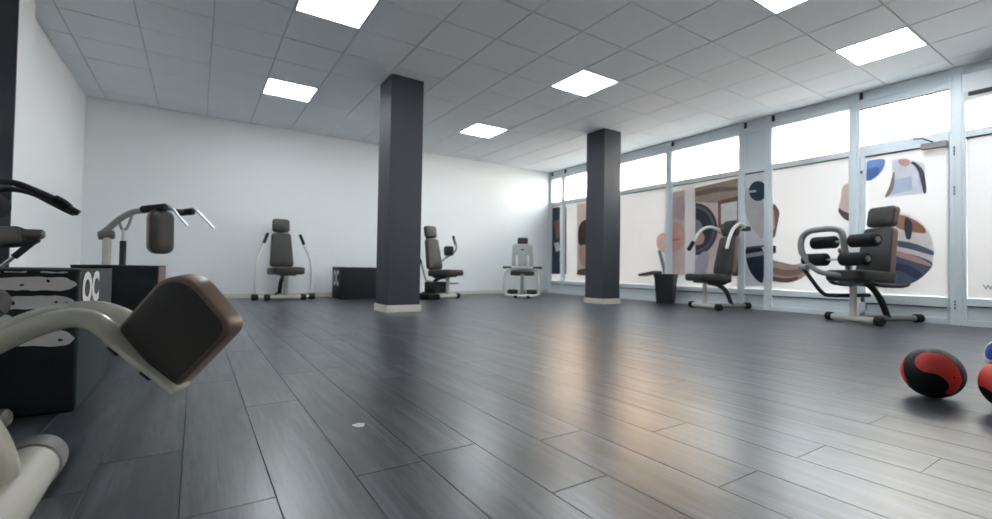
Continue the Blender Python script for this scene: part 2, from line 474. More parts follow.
# columns
for (x0, x1, y0, y1, lab) in ((1.90, 2.318, 5.25, 5.66, 'anthracite square column standing nearer the left, cream skirting at its foot'),
                              (5.492, 5.878, 5.245, 5.655, 'anthracite square column standing in front of the shop windows')):
    r = Root('column', ((x0 + x1) / 2, (y0 + y1) / 2, 0))
    tag(r.e, lab, 'column', 'square columns carrying the ceiling')
    w, d = (x1 - x0) / 2, (y1 - y0) / 2
    bm = nb(); box(bm, -w, w, -d, d, 0, HC, 0.004, 2); r.part('shaft', bm, 'column', smooth=False)
    bm = nb()
    for a, b_, c, e in ((-w - .014, w + .014, -d - .014, -d), (-w - .014, w + .014, d, d + .014), (-w - .014, -w, -d, d), (w, w + .014, -d, d)):
        box(bm, a, b_, c, e, 0, 0.085, 0.003)
    r.part('skirting', bm, 'skirt', smooth=False)

# ------------------------------------------------------------------ shop-window wall on the right
FX0, FX1 = XR, XR + 0.075           # frame depth
GXP = XR + 0.038                    # glass plane
ZK0, ZK1, ZS1 = 0.062, 0.215, 0.30  # kick panel, sill rail top
ZT0, ZT1, ZG1 = 2.055, 2.135, 2.665 # transom, glass top
M['film_white'] = film('white_vinyl', (0.82, 0.815, 0.82, 1))
posts = [(8.36, 8.449), (7.905, 8.02), (5.085, 5.215), (3.80, 3.895), (3.395, 3.505), (2.335, 2.455), (1.38, 1.51), (-0.02, 0.10), (-1.45, -1.33), (-2.4, -2.32)]
trim_n = 0
plab = ['slim white window post in the far corner', 'white window post left of the far dark column', 'white window post behind the waste bin',
        'white window post at the left of the narrow infill bay', 'white window post at the right of the narrow infill bay',
        'white door post left of the glass door', 'white post with hinges right of the glass door', 'white window post beyond the right edge', 'white window post beside the viewpoint', 'white window post at the near corner']
post_objs = []
for n, (y0, y1) in enumerate(posts):
    trim_n += 1
    bm = nb(); box(bm, FX0, FX1, y0, y1, 0, HC, 0.006)
    o = tag(obj('trim_%d' % trim_n, bm, 'frame'), plab[n], kind='structure'); post_objs.append(o)
    bm = nb(); box(bm, FX0 - 0.010, FX0, y0 + 0.03, y1 - 0.03, 0.0, HC - 0.02, 0.003)
    obj('cover_strip', bm, 'frame', o)
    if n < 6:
        bm = nb(); box(bm, FX0 - 0.012, FX0 + 0.02, y0 - 0.028, y0, HC - 0.10, HC - 0.012)  # dark block built in place of the shadow gap under the ceiling
        obj('shadow_gap_block', bm, 'seal', o)
trim_n += 1
bm = nb(); box(bm, FX0 + 0.02, FX1 + 0.1, YF, YB, ZG1 + 0.08, HC)
fas = tag(obj('trim_%d' % trim_n, bm, 'panelw'), 'pale fascia above the shop windows under the ceiling', kind='structure')

def rail(parent, name, y0, y1, z0, z1, m='frame', x0=FX0, x1=FX1, bev=0.004):
    bm = nb(); box(bm, x0, x1, y0, y1, z0, z1, bev); return obj(name, bm, m, parent)
def px_poly(pts, x): return [onX(a, b, x) for a, b in pts]
def ell(cx, cy, rx, ry, a0=0, a1=360, n=26):
    return [(cx + rx * math.cos(R(a0 + (a1 - a0) * k / n)), cy + ry * math.sin(R(a0 + (a1 - a0) * k / n))) for k in range(n + (0 if a1 - a0 == 360 else 1))]
_films = {}
def fm(rgb, noise=0.0, nscale=14):
    k = (rgb, noise, nscale)
    if k not in _films: _films[k] = film('print_%d_%d_%d' % rgb, lin(*[255 * (c / 255) ** 0.72 for c in rgb]), noise=noise, nscale=nscale)
    return _films[k]
def clip(poly, lo, hi):
    """clip a world polygon to the film's y range"""
    for s, lim in ((1, lo), (-1, hi)):
        out = []
        for i, p in enumerate(poly):
            q = poly[(i + 1) % len(poly)]; a, b = s * (p.y - lim), s * (q.y - lim)
            if a >= 0: out.append(p)
            if (a >= 0) != (b >= 0): out.append(p + (q - p) * (a / (a - b)))
        poly = out
        if len(poly) < 3: return None
    return poly
def chaikin(pts):
    out = []
    for i, p in enumerate(pts):
        q = pts[(i + 1) % len(pts)]
        out += [(p[0] * .8 + q[0] * .2, p[1] * .8 + q[1] * .2), (p[0] * .2 + q[0] * .8, p[1] * .2 + q[1] * .8)]
    return out
def prints(parent, plist, lo, hi, xp):
    for n, q in enumerate(plist):
        pts, rgb = q[0], q[1]
        if 5 <= len(pts) < 20 and len(q) < 4: pts = chaikin(chaikin(pts))
        nz = q[2] if len(q) > 2 else 0.12
        x = xp - 0.0012 * (n + 1)
        P = clip(px_poly(pts, x), lo, hi)
        if not P: continue
        for p in P: p.z = min(max(p.z, ZS1 + 0.004), ZT0 - 0.004)
        bm = nb(); flatpoly(bm, P); bmesh.ops.triangulate(bm, faces=bm.faces)
        obj('print', bm, fm(rgb, nz, 9), parent)

def bay(n, y0, y1, lab, plist=(), upper_solid=False, base=None):
    e = link('window_%d' % n, None); e.location = (0, 0, 0)
    tag(e, lab, kind='structure')
    rail(e, 'bottom_rail', y0, y1, 0, ZK0); rail(e, 'sill_rail', y0, y1, ZK1, ZS1)
    rail(e, 'kick_panel', y0, y1, ZK0, ZK1, 'panelw', FX0 + 0.03, FX1 - 0.01, 0)
    rail(e, 'sill_lip', y0, y1, ZK1 - 0.012, ZK1, 'seal', FX0 + 0.012, FX0 + 0.05, 0)
    rail(e, 'transom', y0, y1, ZT0, ZT1); rail(e, 'head_rail', y0, y1, ZG1, ZG1 + 0.09)
    rail(e, 'gasket', y0, y1, ZT0 - 0.008, ZT0, 'seal', FX0 + 0.016, FX0 + 0.05, 0)
    bm = nb(); box(bm, GXP + 0.002, GXP + 0.010, y0, y1, ZS1, ZT0); obj('pane', bm, 'glass', e)
    bm = nb(); box(bm, GXP - 0.0005, GXP + 0.0005, y0 + 0.001, y1 - 0.001, ZS1 + 0.001, ZT0 - 0.001)
    f = obj('window_film', bm, base or 'film_white', e)
    prints(f, plist, y0, y1, GXP - 0.0005)
    if upper_solid:
        rail(e, 'infill_panel', y0, y1, ZT1, ZG1, 'panelw', FX0 + 0.02, FX1 - 0.01, 0)
    else:
        bm = nb(); box(bm, GXP, GXP + 0.008, y0, y1, ZT1, ZG1); obj('upper_pane', bm, 'glass', e)
    return e

bay(1, posts[1][1], posts[0][0], 'narrow far corner window with a dark printed strip', [
    ([(551, 208), (560, 207), (560, 274), (551, 274)], (38, 46, 58)),
    ([(554, 222), (560, 218), (560, 236), (556, 240)], (104, 70, 66)),
    ([(554, 243), (559, 242), (560, 250), (556, 252)], (178, 184, 190))])
bay(2, posts[2][1], posts[1][0], 'wide window behind the far column with pale film', [
    ([(563, 208), (566.5, 208), (566.5, 274), (563, 274)], (92, 92, 96)),
    ([(577, 204), (600, 202), (600, 276), (577, 275)], (206, 186, 176)),
    ([(578, 228), (582, 221), (590, 218), (590, 246), (578, 246)], (54, 44, 42)),
    ([(578, 247), (584, 244), (590, 246), (590, 268), (580, 266)], (196, 152, 138)),
    ([(577, 270), (586, 268), (590, 270), (590, 276), (577, 275)], (96, 70, 64)),
    ([(656, 240), (658.5, 235), (662, 233), (672, 232), (672, 254), (661, 252), (657, 247)], (212, 168, 156)),
    ([(657.5, 250), (661, 251), (668, 276), (664, 276)], (92, 96, 110))])
bay(3, posts[3][1], posts[2][0], 'window printed with a hand gripping a weight plate', [
    ([(670, 192.5), (685, 190), (685, 275), (670, 275)], (206, 184, 178)),
    ([(670, 198), (685, 195), (685, 222), (676, 218), (670, 222)], (186, 164, 164)),
    ([(670, 223), (677, 222), (685, 228), (685, 244), (678, 251), (670, 253)], (214, 158, 146)),
    ([(670, 239), (679, 238), (680, 240), (670, 241.5)], (176, 116, 108)),
    ([(695, 188), (738, 178), (738, 276), (695, 276)], (214, 192, 186)),
    ([(695, 188), (738, 178), (738, 197), (720, 203), (695, 202)], (158, 136, 122), 0.25, 'sharp'),
    ([(695, 192), (715, 187), (738, 187), (738, 190), (712, 193), (695, 197)], (116, 94, 84), 0.3, 'sharp'),
    ([(718, 201), (738, 196), (738, 276), (733, 276), (732, 230), (718, 228)], (104, 82, 74), 0.3, 'sharp'),
    ([(721, 204), (737, 201), (737, 222), (721, 224)], (236, 232, 230)),
    (ell(695.5, 229, 22, 26, -90, 90), (58, 60, 70)),
    (ell(695.5, 229, 19.5, 23.5, -90, 90), (84, 84, 94)),
    (ell(695.5, 229, 17, 20.5, -90, 90), (52, 53, 62)),
    (ell(695.5, 228, 7, 8.5, -90, 90), (120, 120, 130)),
    ([(695, 232), (702, 231), (705, 237), (703, 244), (695, 246)], (214, 158, 146)),
    ([(695, 260), (704, 250), (710, 254), (706, 276), (695, 276)], (176, 168, 190)),
    ([(685, 186), (695, 184), (695, 280), (685, 280)], (238, 232, 231), 0.0)])
bay(4, posts[4][1], posts[3][0], 'narrow window bay with blank upper panel and cropped kettlebell print', [
    ([(744, 172), (764, 168), (764, 286), (744, 286)], (206, 212, 220), 0.02),
    ([(744, 190), (749, 187), (764, 196), (764, 240), (758, 236), (750, 226), (745, 212)], (176, 176, 176)),
    (ell(758, 191, 9, 10), (38, 48, 64)),
    ([(747, 191), (756, 190), (756, 192), (747, 193)], (170, 180, 190)),
    ([(745, 247), (764, 245), (764, 284), (757, 281), (750, 272), (746, 260)], (30, 38, 54)),
    ([(745.5, 254), (764, 251), (764, 255), (746, 258)], (142, 150, 164)),
    ([(746, 247), (764, 245), (764, 247), (746, 249)], (72, 80, 96))], upper_solid=True)
bay(5, posts[5][1], posts[4][0], 'wide white filmed window left of the door with brown print at its foot', [
    ([(770, 203), (775, 204), (780, 212), (778, 222), (775, 238), (770, 238)], (112, 86, 78)),
    ([(770, 206), (774, 210), (775, 228), (770, 236)], (206, 170, 156)),
    ([(770, 245), (776, 246), (776, 253), (770, 254)], (60, 56, 58)),
    ([(770, 258), (777, 262), (786, 266), (798, 264), (806, 261), (812, 270), (800, 280), (786, 283), (770, 281)], (160, 132, 122)),
    ([(772, 266), (790, 272), (806, 268), (808, 271), (790, 277), (772, 274)], (120, 96, 90)),
    ([(770, 276), (786, 279), (800, 276), (796, 281), (786, 283), (770, 281)], (86, 68, 64)),
    ([(842, 186), (850, 182), (850, 222), (843, 216), (838, 208), (841, 199)], (206, 176, 170)),
    ([(839, 207), (844, 213), (850, 213), (850, 222), (844, 219), (838, 212)], (76, 66, 70))])

# glass door
DY0, DY1 = 1.51, 2.335
door = link('door_1', None); tag(door, 'white framed glass door printed with a person exercising', kind='structure')
rail(door, 'bottom_rail', DY0, DY1, -0.01, 0.07, x0=FX0 - 0.006); rail(door, 'sill_rail', DY0, DY1, 0.19, ZS1 + 0.0, x0=FX0 - 0.006)
rail(door, 'kick_panel', DY0, DY1, 0.07, 0.19, 'panelw', FX0 + 0.02, FX1 - 0.01, 0)
rail(door, 'sill_lip', DY0, DY1, 0.178, 0.19, 'seal', FX0 + 0.006, FX0 + 0.04, 0)
rail(door, 'stile', DY1 - 0.055, DY1 - 0.004, 0.01, ZT0 - 0.01, x0=FX0 - 0.006); rail(door, 'stile', DY0 + 0.004, DY0 + 0.025, 0.01, ZT0 - 0.01, x0=FX0 - 0.006)
rail(door, 'top_rail', DY0, DY1, ZT0 - 0.03, ZT0 + 0.02, x0=FX0 - 0.006)
rail(door, 'gasket', DY0, DY1, ZT0 - 0.040, ZT0 - 0.03, 'seal', FX0 + 0.012, FX0 + 0.05, 0)
bm = nb(); box(bm, GXP + 0.002, GXP + 0.010, DY0 + 0.025, DY1 - 0.055, ZS1, ZT0 - 0.03); obj('pane', bm, 'glass', door)
bm = nb(); box(bm, GXP - 0.0005, GXP + 0.0005, DY0 + 0.026, DY1 - 0.056, ZS1 + 0.001, ZT0 - 0.041)
dfilm = obj('window_film', bm, 'film_white', door)
prints(dfilm, [
    ([(864, 161), (886, 158), (884, 168), (878, 176), (870, 181), (864, 181)], (92, 124, 190)),
    ([(864, 170), (880, 166), (878, 174), (870, 180), (864, 181)], (66, 98, 166)),
    ([(892, 160), (906, 158), (925, 164), (926, 193), (884, 198), (892, 186)], (206, 210, 222), 0.1, 'sharp'),
    ([(892, 180), (912, 176), (912, 190), (886, 196)], (176, 190, 214)),
    ([(898, 159), (908, 159), (911, 164), (905, 167), (899, 164)], (196, 140, 128)),
    ([(910, 163), (914, 161), (924, 170), (927, 193), (923, 194), (921, 174), (914, 165)], (58, 56, 64)),
    ([(884, 197), (890, 188), (893, 172), (895, 172), (894, 188), (888, 197)], (120, 108, 104)),
    ([(870, 212), (905, 212), (920, 220), (931, 234), (935, 252), (930, 270), (918, 281), (902, 287), (870, 288)], (214, 206, 204)),
    ([(895, 214), (908, 216), (924, 226), (927, 234), (912, 232), (895, 228)], (146, 96, 78)),
    ([(905, 216), (913, 222), (911, 240), (906, 239), (904, 228)], (48, 48, 58)),
    ([(895, 240), (914, 243), (934, 251), (934, 256), (914, 250), (895, 246)], (70, 84, 104)),
    ([(893, 252), (912, 254), (934, 262), (930, 270), (918, 281), (902, 287), (880, 287), (886, 262)], (74, 82, 108)),
    ([(895, 250), (916, 256), (932, 264), (931, 267), (912, 261), (895, 256)], (190, 146, 136)),
    ([(892, 262), (912, 266), (924, 275), (916, 280), (905, 272), (892, 270)], (52, 58, 82))], DY0 + 0.026, DY1 - 0.056, GXP - 0.0005)
# overlight above the door
ov = link('window_6', None); tag(ov, 'clear overlight above the glass door', kind='structure')
rail(ov, 'transom', DY0, DY1, ZT0 + 0.02, ZT1 + 0.03); rail(ov, 'head_rail', DY0, DY1, ZG1 - 0.03, ZG1 + 0.09)
rail(ov, 'gasket', DY0, DY1, ZG1 - 0.04, ZG1 - 0.03, 'seal', FX0 + 0.016, FX0 + 0.05, 0)
bm = nb(); box(bm, GXP, GXP + 0.008, DY0, DY1, ZT1 + 0.03, ZG1 - 0.03); obj('upper_pane', bm, 'glass', ov)
bm = nb(); tube(bm, [(FX0 - 0.012, 2.26, ZG1 + 0.055), (FX0 - 0.012, 1.86, ZG1 + 0.055)], 0.007, n=1, seg=8)
obj('stay_rod', bm, 'frame', ov)
# door closer, lock, hinges
c0 = onX(921, 147, XR - 0.05); c1 = onX(947, 142, XR - 0.05)
bm = nb(); box(bm, XR - 0.07, XR - 0.006, c1.y, c0.y, c0.z - 0.035, c0.z + 0.03, 0.006); clo = obj('door_closer', bm, 'graytube', door)
bm = nb(); tube(bm, [(XR - 0.04, (c0.y + c1.y) / 2, c0.z + 0.03), (XR - 0.10, c0.y - 0.02, c0.z + 0.085), (XR - 0.02, c0.y + 0.07, c0.z + 0.11)], 0.008, n=1, seg=8); obj('closer_arm', bm, 'dark', clo)
l0 = onX(857, 173, XR)
bm = nb(); box(bm, XR - 0.03, XR - 0.006, 2.30, 2.325, l0.z - 0.02, l0.z + 0.02, 0.004); obj('lock', bm, 'graytube', door)
for pz in (150, 190, 305):
    h = onX(961, pz, XR)
    bm = nb()
    for dz in (0.035, 0, -0.035): cyl(bm, (XR - 0.014, 1.47, h.z + dz - 0.014), (XR - 0.014, 1.47, h.z + dz + 0.014), 0.008, 0.002, 10)
    obj('hinge', bm, 'graytube', door)

bay(7, posts[7][1], posts[6][0], 'white filmed window at the right edge with grey web lettering')
bay(8, posts[8][1], posts[7][0], 'filmed shop window beyond the right edge')
bay(9, posts[9][1], posts[8][0], 'filmed shop window beside the viewpoint')
M['print_grey'] = film('print_grey', lin(150, 150, 156))
a = onX(982.5, 289.5, GXP - 0.003)
text_mesh('print', 'www.', 0.115, frame_m(a, (0, -1, 0), (0, 0, 1)), 'print_grey', bpy.data.objects['window_7'])

# air conditioner above the right-hand window
a = onX(963, 73, XR - 0.19); b_ = onX(964, 101, XR - 0.19)
acr = Root('air_conditioner', (XR - 0.01, 0.95, 2.5))
tag(acr.e, 'white wall air conditioner over the window at the right edge', 'air conditioner')
ay1, ay0 = a.y, a.y - 0.82
zt, zb = min(a.z, HC - 0.03), b_.z
prof = [(-0.012, zt), (-0.16, zt), (-0.195, zt - 0.03), (-0.20, zb + 0.09), (-0.17, zb + 0.012), (-0.13, zb), (-0.012, zb)]
bm = nb()
A = [bm.verts.new((XR + x, ay0, z)) for x, z in prof]; B = [bm.verts.new((XR + x, ay1, z)) for x, z in prof]
for i in range(len(prof)): bm.faces.new((A[i], A[(i + 1) % len(prof)], B[(i + 1) % len(prof)], B[i]))
bm.faces.new(A); bm.faces.new(B[::-1])
acr.part('housing', bm, 'ac', world=True, smooth=False)
bm = nb(); box(bm, XR - 0.203, XR - 0.17, ay0 + 0.04, ay1 - 0.04, zb + 0.045, zb + 0.085); acr.part('air_outlet', bm, 'seal', world=True, smooth=False)
bm = nb(); box(bm, XR - 0.215, XR - 0.168, ay0 + 0.03, ay1 - 0.03, zb + 0.005, zb + 0.03, 0.004); acr.part('louvre', bm, 'ac', world=True, smooth=False)

# ------------------------------------------------------------------ outside
bm = nb(); box(bm, XR + 0.3, 60, -40, 60, -0.30, -0.12)
tag(obj('street', bm, 'asphalt'), 'street outside the shop windows', kind='structure')
def building(x, y0, y1, h, mt, lab, rows, cols_, balc=False):
    r = Root('building', (x, (y0 + y1) / 2, -0.12)); tag(r.e, lab, 'building', None)
    w = (y1 - y0) / 2
    bm = nb(); box(bm, 0, 9, -w, w, 0, h); r.part('wall', bm, mt, smooth=False)
    bm = nb(); box(bm, -0.35, 9.2, -w - 0.1, w + 0.1, h, h + 0.25); r.part('roof_edge', bm, 'far_frame', smooth=False)
    for i in range(rows):
        for j in range(cols_):
            yc = -w + (j + 0.5) * 2 * w / cols_; z0 = 1.0 + i * 3.0
            bm = nb(); box(bm, -0.05, 0.0, yc - 0.62, yc + 0.62, z0, z0 + 1.55); f = r.part('window', bm, 'far_frame', smooth=False)
            for s in (-1, 1):
                bm = nb(); box(bm, -0.07, -0.045, yc + s * 0.29 - 0.25, yc + s * 0.29 + 0.25, z0 + 0.08, z0 + 1.47); r.part('pane', bm, 'far_glass', f, smooth=False)
        if balc:
            bm = nb(); box(bm, -1.0, 0, -w * 0.5, w * 0.5, 0.3 + i * 3.0, 0.45 + i * 3.0)
            for q in range(14):
                yq = -w * 0.5 + w * q / 13; box(bm, -1.0, -0.96, yq - 0.02, yq + 0.02, 0.45 + i * 3, 1.35 + i * 3)
            box(bm, -1.02, -0.94, -w * 0.5, w * 0.5, 1.35 + i * 3, 1.42 + i * 3)
            r.part('balcony', bm, 'far_frame', smooth=False)
building(21, -16, 7.2, 13.0, 'facade_white', 'pale apartment building across the street, seen above the door', 4, 7)
building(23, 8.0, 17.5, 8.2, 'facade_cream', 'lower cream house across the street with balconies', 2, 4, True)
building(21, 18.5, 42, 12.0, 'facade_cream', 'warm rendered building farthest along the street', 3, 8)

# ------------------------------------------------------------------ exercise machines
def seat_core(r, rear=0.80, seat_x=(-0.30, 0.25), seat_w=0.46, seat_z=0.455, back_w=0.35, taper=0.06, back=True, post_r=0.032, bar=0.33, post_x=0.0, tan='tan', bdx=0.0, head=(0.26, 0.215), thick=0.11):
    """the frame and cushions the circuit machines share; local +x is where the sitter faces"""
    bm = nb(); tube(bm, [(0, -bar + 0.07, 0.05), (0, bar - 0.07, 0.05)], 0.036, n=1); r.part('front_foot', bm, 'cream')
    for s in (-1, 1):
        bm = nb(); cyl(bm, (0, s * (bar - 0.08), 0.05), (0, s * bar, 0.05), 0.049, 0.012); r.part('foot_cap', bm, 'rubber')
    bm = nb(); tube(bm, [(0, 0, 0.05), (post_x, 0, seat_z - 0.05)], post_r, n=1); r.part('post', bm, 'cream')
    bm = nb(); tube(bm, [(-0.06, 0, seat_z - 0.07), (-0.22, 0, seat_z - 0.10), (-0.36, 0, 0.26), (-0.46, 0, 0.06)], 0.032, n=6); r.part('curved_strut', bm, 'dark')
    bm = nb(); tube(bm, [(-0.02, 0, 0.05), (-rear + 0.09, 0, 0.05)], 0.034, n=1); r.part('rear_foot', bm, 'graytube')
    bm = nb(); cyl(bm, (-rear + 0.10, 0, 0.05), (-rear, 0, 0.05), 0.049, 0.012); r.part('foot_cap', bm, 'rubber')
    L = seat_x[1] - seat_x[0]
    bm = nb(); pad(bm, rrect(L, seat_w, 0.07, taper=0.0), thick, frame_m(((seat_x[0] + seat_x[1]) / 2, 0, seat_z), (1, 0, 0.04), (0, 1, 0)), 0.028, 0.008)
    r.part('seat', bm, ['leather', 'leather'])
    bm = nb(); box(bm, seat_x[0] + 0.06, seat_x[1] - 0.08, -0.11, 0.11, seat_z - 0.072, seat_z - 0.04, 0.006); r.part('seat_plate', bm, 'dark')
    a, b = Vector((-0.275 + bdx, 0, 0.515)), Vector((-0.375 + bdx, 0, 1.065))
    up = (b - a).normalized()
    bm = nb(); pad(bm, rrect(back_w, (b - a).length, 0.05, taper=taper), 0.095, frame_m((a + b) / 2 - Vector((0.045, 0, 0)), (0, 1, 0), up), 0.026, 0.012)
    r.part('backrest', bm, ['leather', tan])
    c = b + up * 0.128 + Vector((-0.05, 0, 0))
    bm = nb(); pad(bm, rrect(head[0], head[1], 0.045), 0.10, frame_m(c, (0, 1, 0), up), 0.03, 0.014); r.part('headrest', bm, ['leather', tan])
    bm = nb(); box(bm, -0.02, 0.02, -0.05, 0.05, -0.42, 0.28, 0.006, Mx=frame_m((a + b) / 2 + up * 0.1 - Vector((0.115, 0, 0)), (up.z, 0, -up.x), (0, 1, 0))); r.part('back_bracket', bm, 'dark')
    bm = nb(); tube(bm, [(-0.20, 0, seat_z - 0.075), (-0.36, 0, seat_z - 0.06), (-0.44, 0, seat_z + 0.10), (-0.46, 0, 0.80)], 0.024, n=6); r.part('back_post', bm, 'dark')

# A: seat with two tall side levers, against the far wall
r = Root('exercise_machine', (1.18, 7.77, 0), R(-86.5))
tag(r.e, 'padded seat machine with tall curved side levers against the far wall', 'exercise machine', 'seated circuit machines')
seat_core(r, rear=0.60, bar=0.30, tan='leather')
for s in (-1, 1):
    bm = nb(); tube(bm, [(-0.02, s * 0.24, 0.06), (-0.08, s * 0.36, 0.055), (-0.10, s * 0.405, 0.12), (-0.10, s * 0.41, 0.35), (-0.10, s * 0.385, 0.63), (-0.16, s * 0.30, 0.86), (-0.20, s * 0.245, 1.02)], 0.018, n=6, seg=10)
    lv = r.part('lever', bm, 'white_tube')
    bm = nb(); cyl(bm, (-0.163, s * 0.296, 0.88), (-0.205, s * 0.237, 1.045), 0.024, 0.006, 12); r.part('grip', bm, 'foam', lv)
    bm = nb(); cyl(bm, (-0.10, s * 0.37, 0.05), (-0.10, s * 0.46, 0.05), 0.05, 0.01); r.part('pivot_cap', bm, 'rubber')

# B: beside the near column, seen from its front corner
r = Root('exercise_machine', (3.70, 7.2, 0), R(-70))
tag(r.e, 'padded seat machine with raised forearm roller, half hidden by the left column', 'exercise machine', 'seated circuit machines')
seat_core(r, rear=0.62, bar=0.30, tan='leather', seat_x=(-0.30, 0.20))
q = lambda a, b, c: r.pp(a, b, c)
bm = nb(); tube(bm, [(-0.42, 0.06, 0.74), (-0.36, 0.22, 0.68), q(445.5, 258, 0.34), q(452, 254, 0.36), q(456, 249.5, 0.36), q(456, 244, 0.36), q(453.5, 237, 0.36)], 0.018, n=6, seg=10)
lv = r.part('lever', bm, 'graytube')
bm = nb(); cyl(bm, q(455.6, 245, 0.36), q(453.2, 236, 0.36), 0.024, 0.005, 12); r.part('grip', bm, 'foam', lv)
bm = nb(); pad(bm, rrect(0.17, 0.17, 0.03), 0.13, frame_m(q(448.7, 251, 0.33), (0.5, 0.86, 0), (-0.25, 0, 1)), 0.03, 0.01); r.part('forearm_pad', bm, ['foam', 'leather'])
bm = nb(); tube(bm, [q(419, 258, -0.30), q(421.5, 264, -0.30), q(423.5, 272, -0.30), q(426, 280, -0.28), (-0.30, -0.12, 0.30)], 0.018, n=6, seg=10)
lv = r.part('lever', bm, 'graytube')
bm = nb(); cyl(bm, q(418.3, 255.5, -0.30), q(421.3, 263.5, -0.30), 0.024, 0.005, 12); r.part('grip', bm, 'foam', lv)
bm = nb(); box(bm, -0.34, -0.06, -0.24, 0.10, 0.10, 0.30, 0.02); r.part('resistance_unit', bm, 'dark')
bm = nb(); tube(bm, [(-0.05, -0.28, 0.27), (-0.05, 0.34, 0.27)], 0.012, n=1, seg=8); r.part('adjuster_rod', bm, 'dark')
bm = nb(); box(bm, -0.50, -0.10, -0.36, -0.12, 0.0, 0.09, 0.02); r.part('foot_plate', bm, 'rubber')

# C: seen from behind, grey shell back
r = Root('exercise_machine', (5.17, 7.0, 0), R(52))
tag(r.e, 'grey shell-backed machine seen from behind with white loop frame, near the far corner', 'exercise machine', 'seated circuit machines')
loop = [(0, -0.24, 0.04), (0, 0.24, 0.04), (0, 0.315, 0.075), (0, 0.335, 0.16), (0, 0.325, 0.44), (0, 0.29, 0.515), (0, 0.20, 0.54), (0, -0.20, 0.54), (0, -0.29, 0.515), (0, -0.325, 0.44), (0, -0.335, 0.16), (0, -0.315, 0.075)]
bm = nb(); tube(bm, cr(loop + [loop[0]], 4)[:-1], 0.027, n=1, seg=12, closed=True); r.part('loop_frame', bm, 'white_tube')
bm = nb(); pad(bm, rrect(0.42, 0.44, 0.06, taper=0.04), 0.07, frame_m((-0.02, 0, 0.80), (0, -1, 0), (0, 0, 1)), 0.02, 0.012); r.part('back_shell', bm, ['shell', 'dark'])
bm = nb(); pad(bm, rrect(0.42, 0.46, 0.06, taper=0.04), 0.07, frame_m((0.05, 0, 0.80), (0, 1, 0), (0, 0, 1)), 0.02, 0.012); r.part('backrest', bm, ['leather', 'tan'])
bm = nb(); pad(bm, rrect(0.20, 0.12, 0.03), 0.08, frame_m((0.02, 0, 1.08), (0, 1, 0), (0, 0, 1)), 0.025, 0.01); r.part('headrest', bm, ['leather', 'leather'])
for s in (-1, 1):
    bm = nb(); box(bm, -0.085, -0.055, s * 0.105 - 0.022, s * 0.105 + 0.022, 0.58, 0.80, 0.008); r.part('back_rib', bm, 'white_tube')
    bm = nb(); cyl(bm, (-0.01, s * 0.19, 0.575), (-0.01, s * 0.37, 0.575), 0.022, 0.006, 12); r.part('handle', bm, 'foam')
    bm = nb(); pad(bm, rrect(0.20, 0.12, 0.04), 0.04, frame_m((0.07, s * 0.18, 0.115), (0, 1, 0), (1, 0, 0.5)), 0.012, 0.003); r.part('foot_rest', bm, ['rubber', 'rubber'])
    bm = nb(); cyl(bm, (-0.03, s * 0.12, 0.0), (-0.03, s * 0.12, 0.045), 0.035, 0.006); r.part('foot_cap', bm, 'rubber')
bm = nb(); box(bm, -0.06, 0.0, -0.20, 0.20, 0.545, 0.60, 0.012); r.part('cross_beam', bm, 'white_tube')
bm = nb(); box(bm, -0.078, -0.056, -0.03, 0.03, 0.90, 0.925, 0.004); r.part('badge', bm, 'dark')
bm = nb(); pad(bm, rrect(0.46, 0.46, 0.08), 0.09, frame_m((0.24, 0, 0.465), (1, 0, 0), (0, 1, 0)), 0.03, 0.008); r.part('seat', bm, ['leather', 'leather'])
bm = nb(); tube(bm, [(0.02, 0, 0.05), (0.02, 0, 0.45)], 0.034, n=1); r.part('post', bm, 'chrome')
bm = nb(); tube(bm, [(0.0, 0, 0.045), (0.72, 0, 0.045)], 0.034, n=1); r.part('base_rail', bm, 'white_tube')
bm = nb(); cyl(bm, (0.68, 0, 0.05), (0.78, 0, 0.05), 0.049, 0.012); r.part('foot_cap', bm, 'rubber')
bm = nb(); tube(bm, [(0.02, 0, 0.25), (0.30, 0, 0.20), (0.55, 0, 0.06)], 0.024, n=5); r.part('curved_strut', bm, 'dark')

# G: bench by the window with two overhead arms
r = Root('exercise_machine', (6.23, 3.95, 0), R(160))
tag(r.e, 'padded seat machine with two white overhead press arms, beside the waste bin', 'exercise machine', 'seated circuit machines')
seat_core(r, rear=0.78, seat_x=(-0.30, 0.20), back_w=0.40, head=(0.29, 0.235))
for s in (-1, 1):
    bm = nb(); tube(bm, [(-0.45, s * 0.20, 1.16), (-0.44, s * 0.26, 1.20), (-0.35, s * 0.285, 1.235), (-0.25, s * 0.285, 1.17), (-0.18, s * 0.285, 1.04), (-0.13, s * 0.285, 0.875)] if s > 0 else [(-0.45, s * 0.20, 1.16), (-0.42, s * 0.26, 1.20), (-0.30, s * 0.285, 1.235), (-0.15, s * 0.285, 1.18), (-0.04, s * 0.285, 1.04), (0.06, s * 0.285, 0.885)], 0.023, n=6, seg=12)
    lv = r.part('press_arm', bm, 'white_tube')
    if s < 0:
        bm = nb(); cyl(bm, (-0.015, s * 0.285, 1.0), (0.068, s * 0.285, 0.872), 0.031, 0.005, 12); r.part('grip', bm, 'foam', lv)
    bm = nb(); box(bm, -0.56, -0.43, s * 0.22 - 0.045, s * 0.22 + 0.045, 1.14, 1.21, 0.02); r.part('pivot_housing', bm, 'dark')
bm = nb(); tube(bm, [(-0.51, -0.20, 1.17), (-0.51, 0.20, 1.17)], 0.022, n=1, seg=10); r.part('pivot_bar', bm, 'dark')
bm = nb(); tube(bm, [(-0.47, 0, 0.75), (-0.51, 0, 1.17)], 0.022, n=1, seg=10); r.part('upright', bm, 'dark')

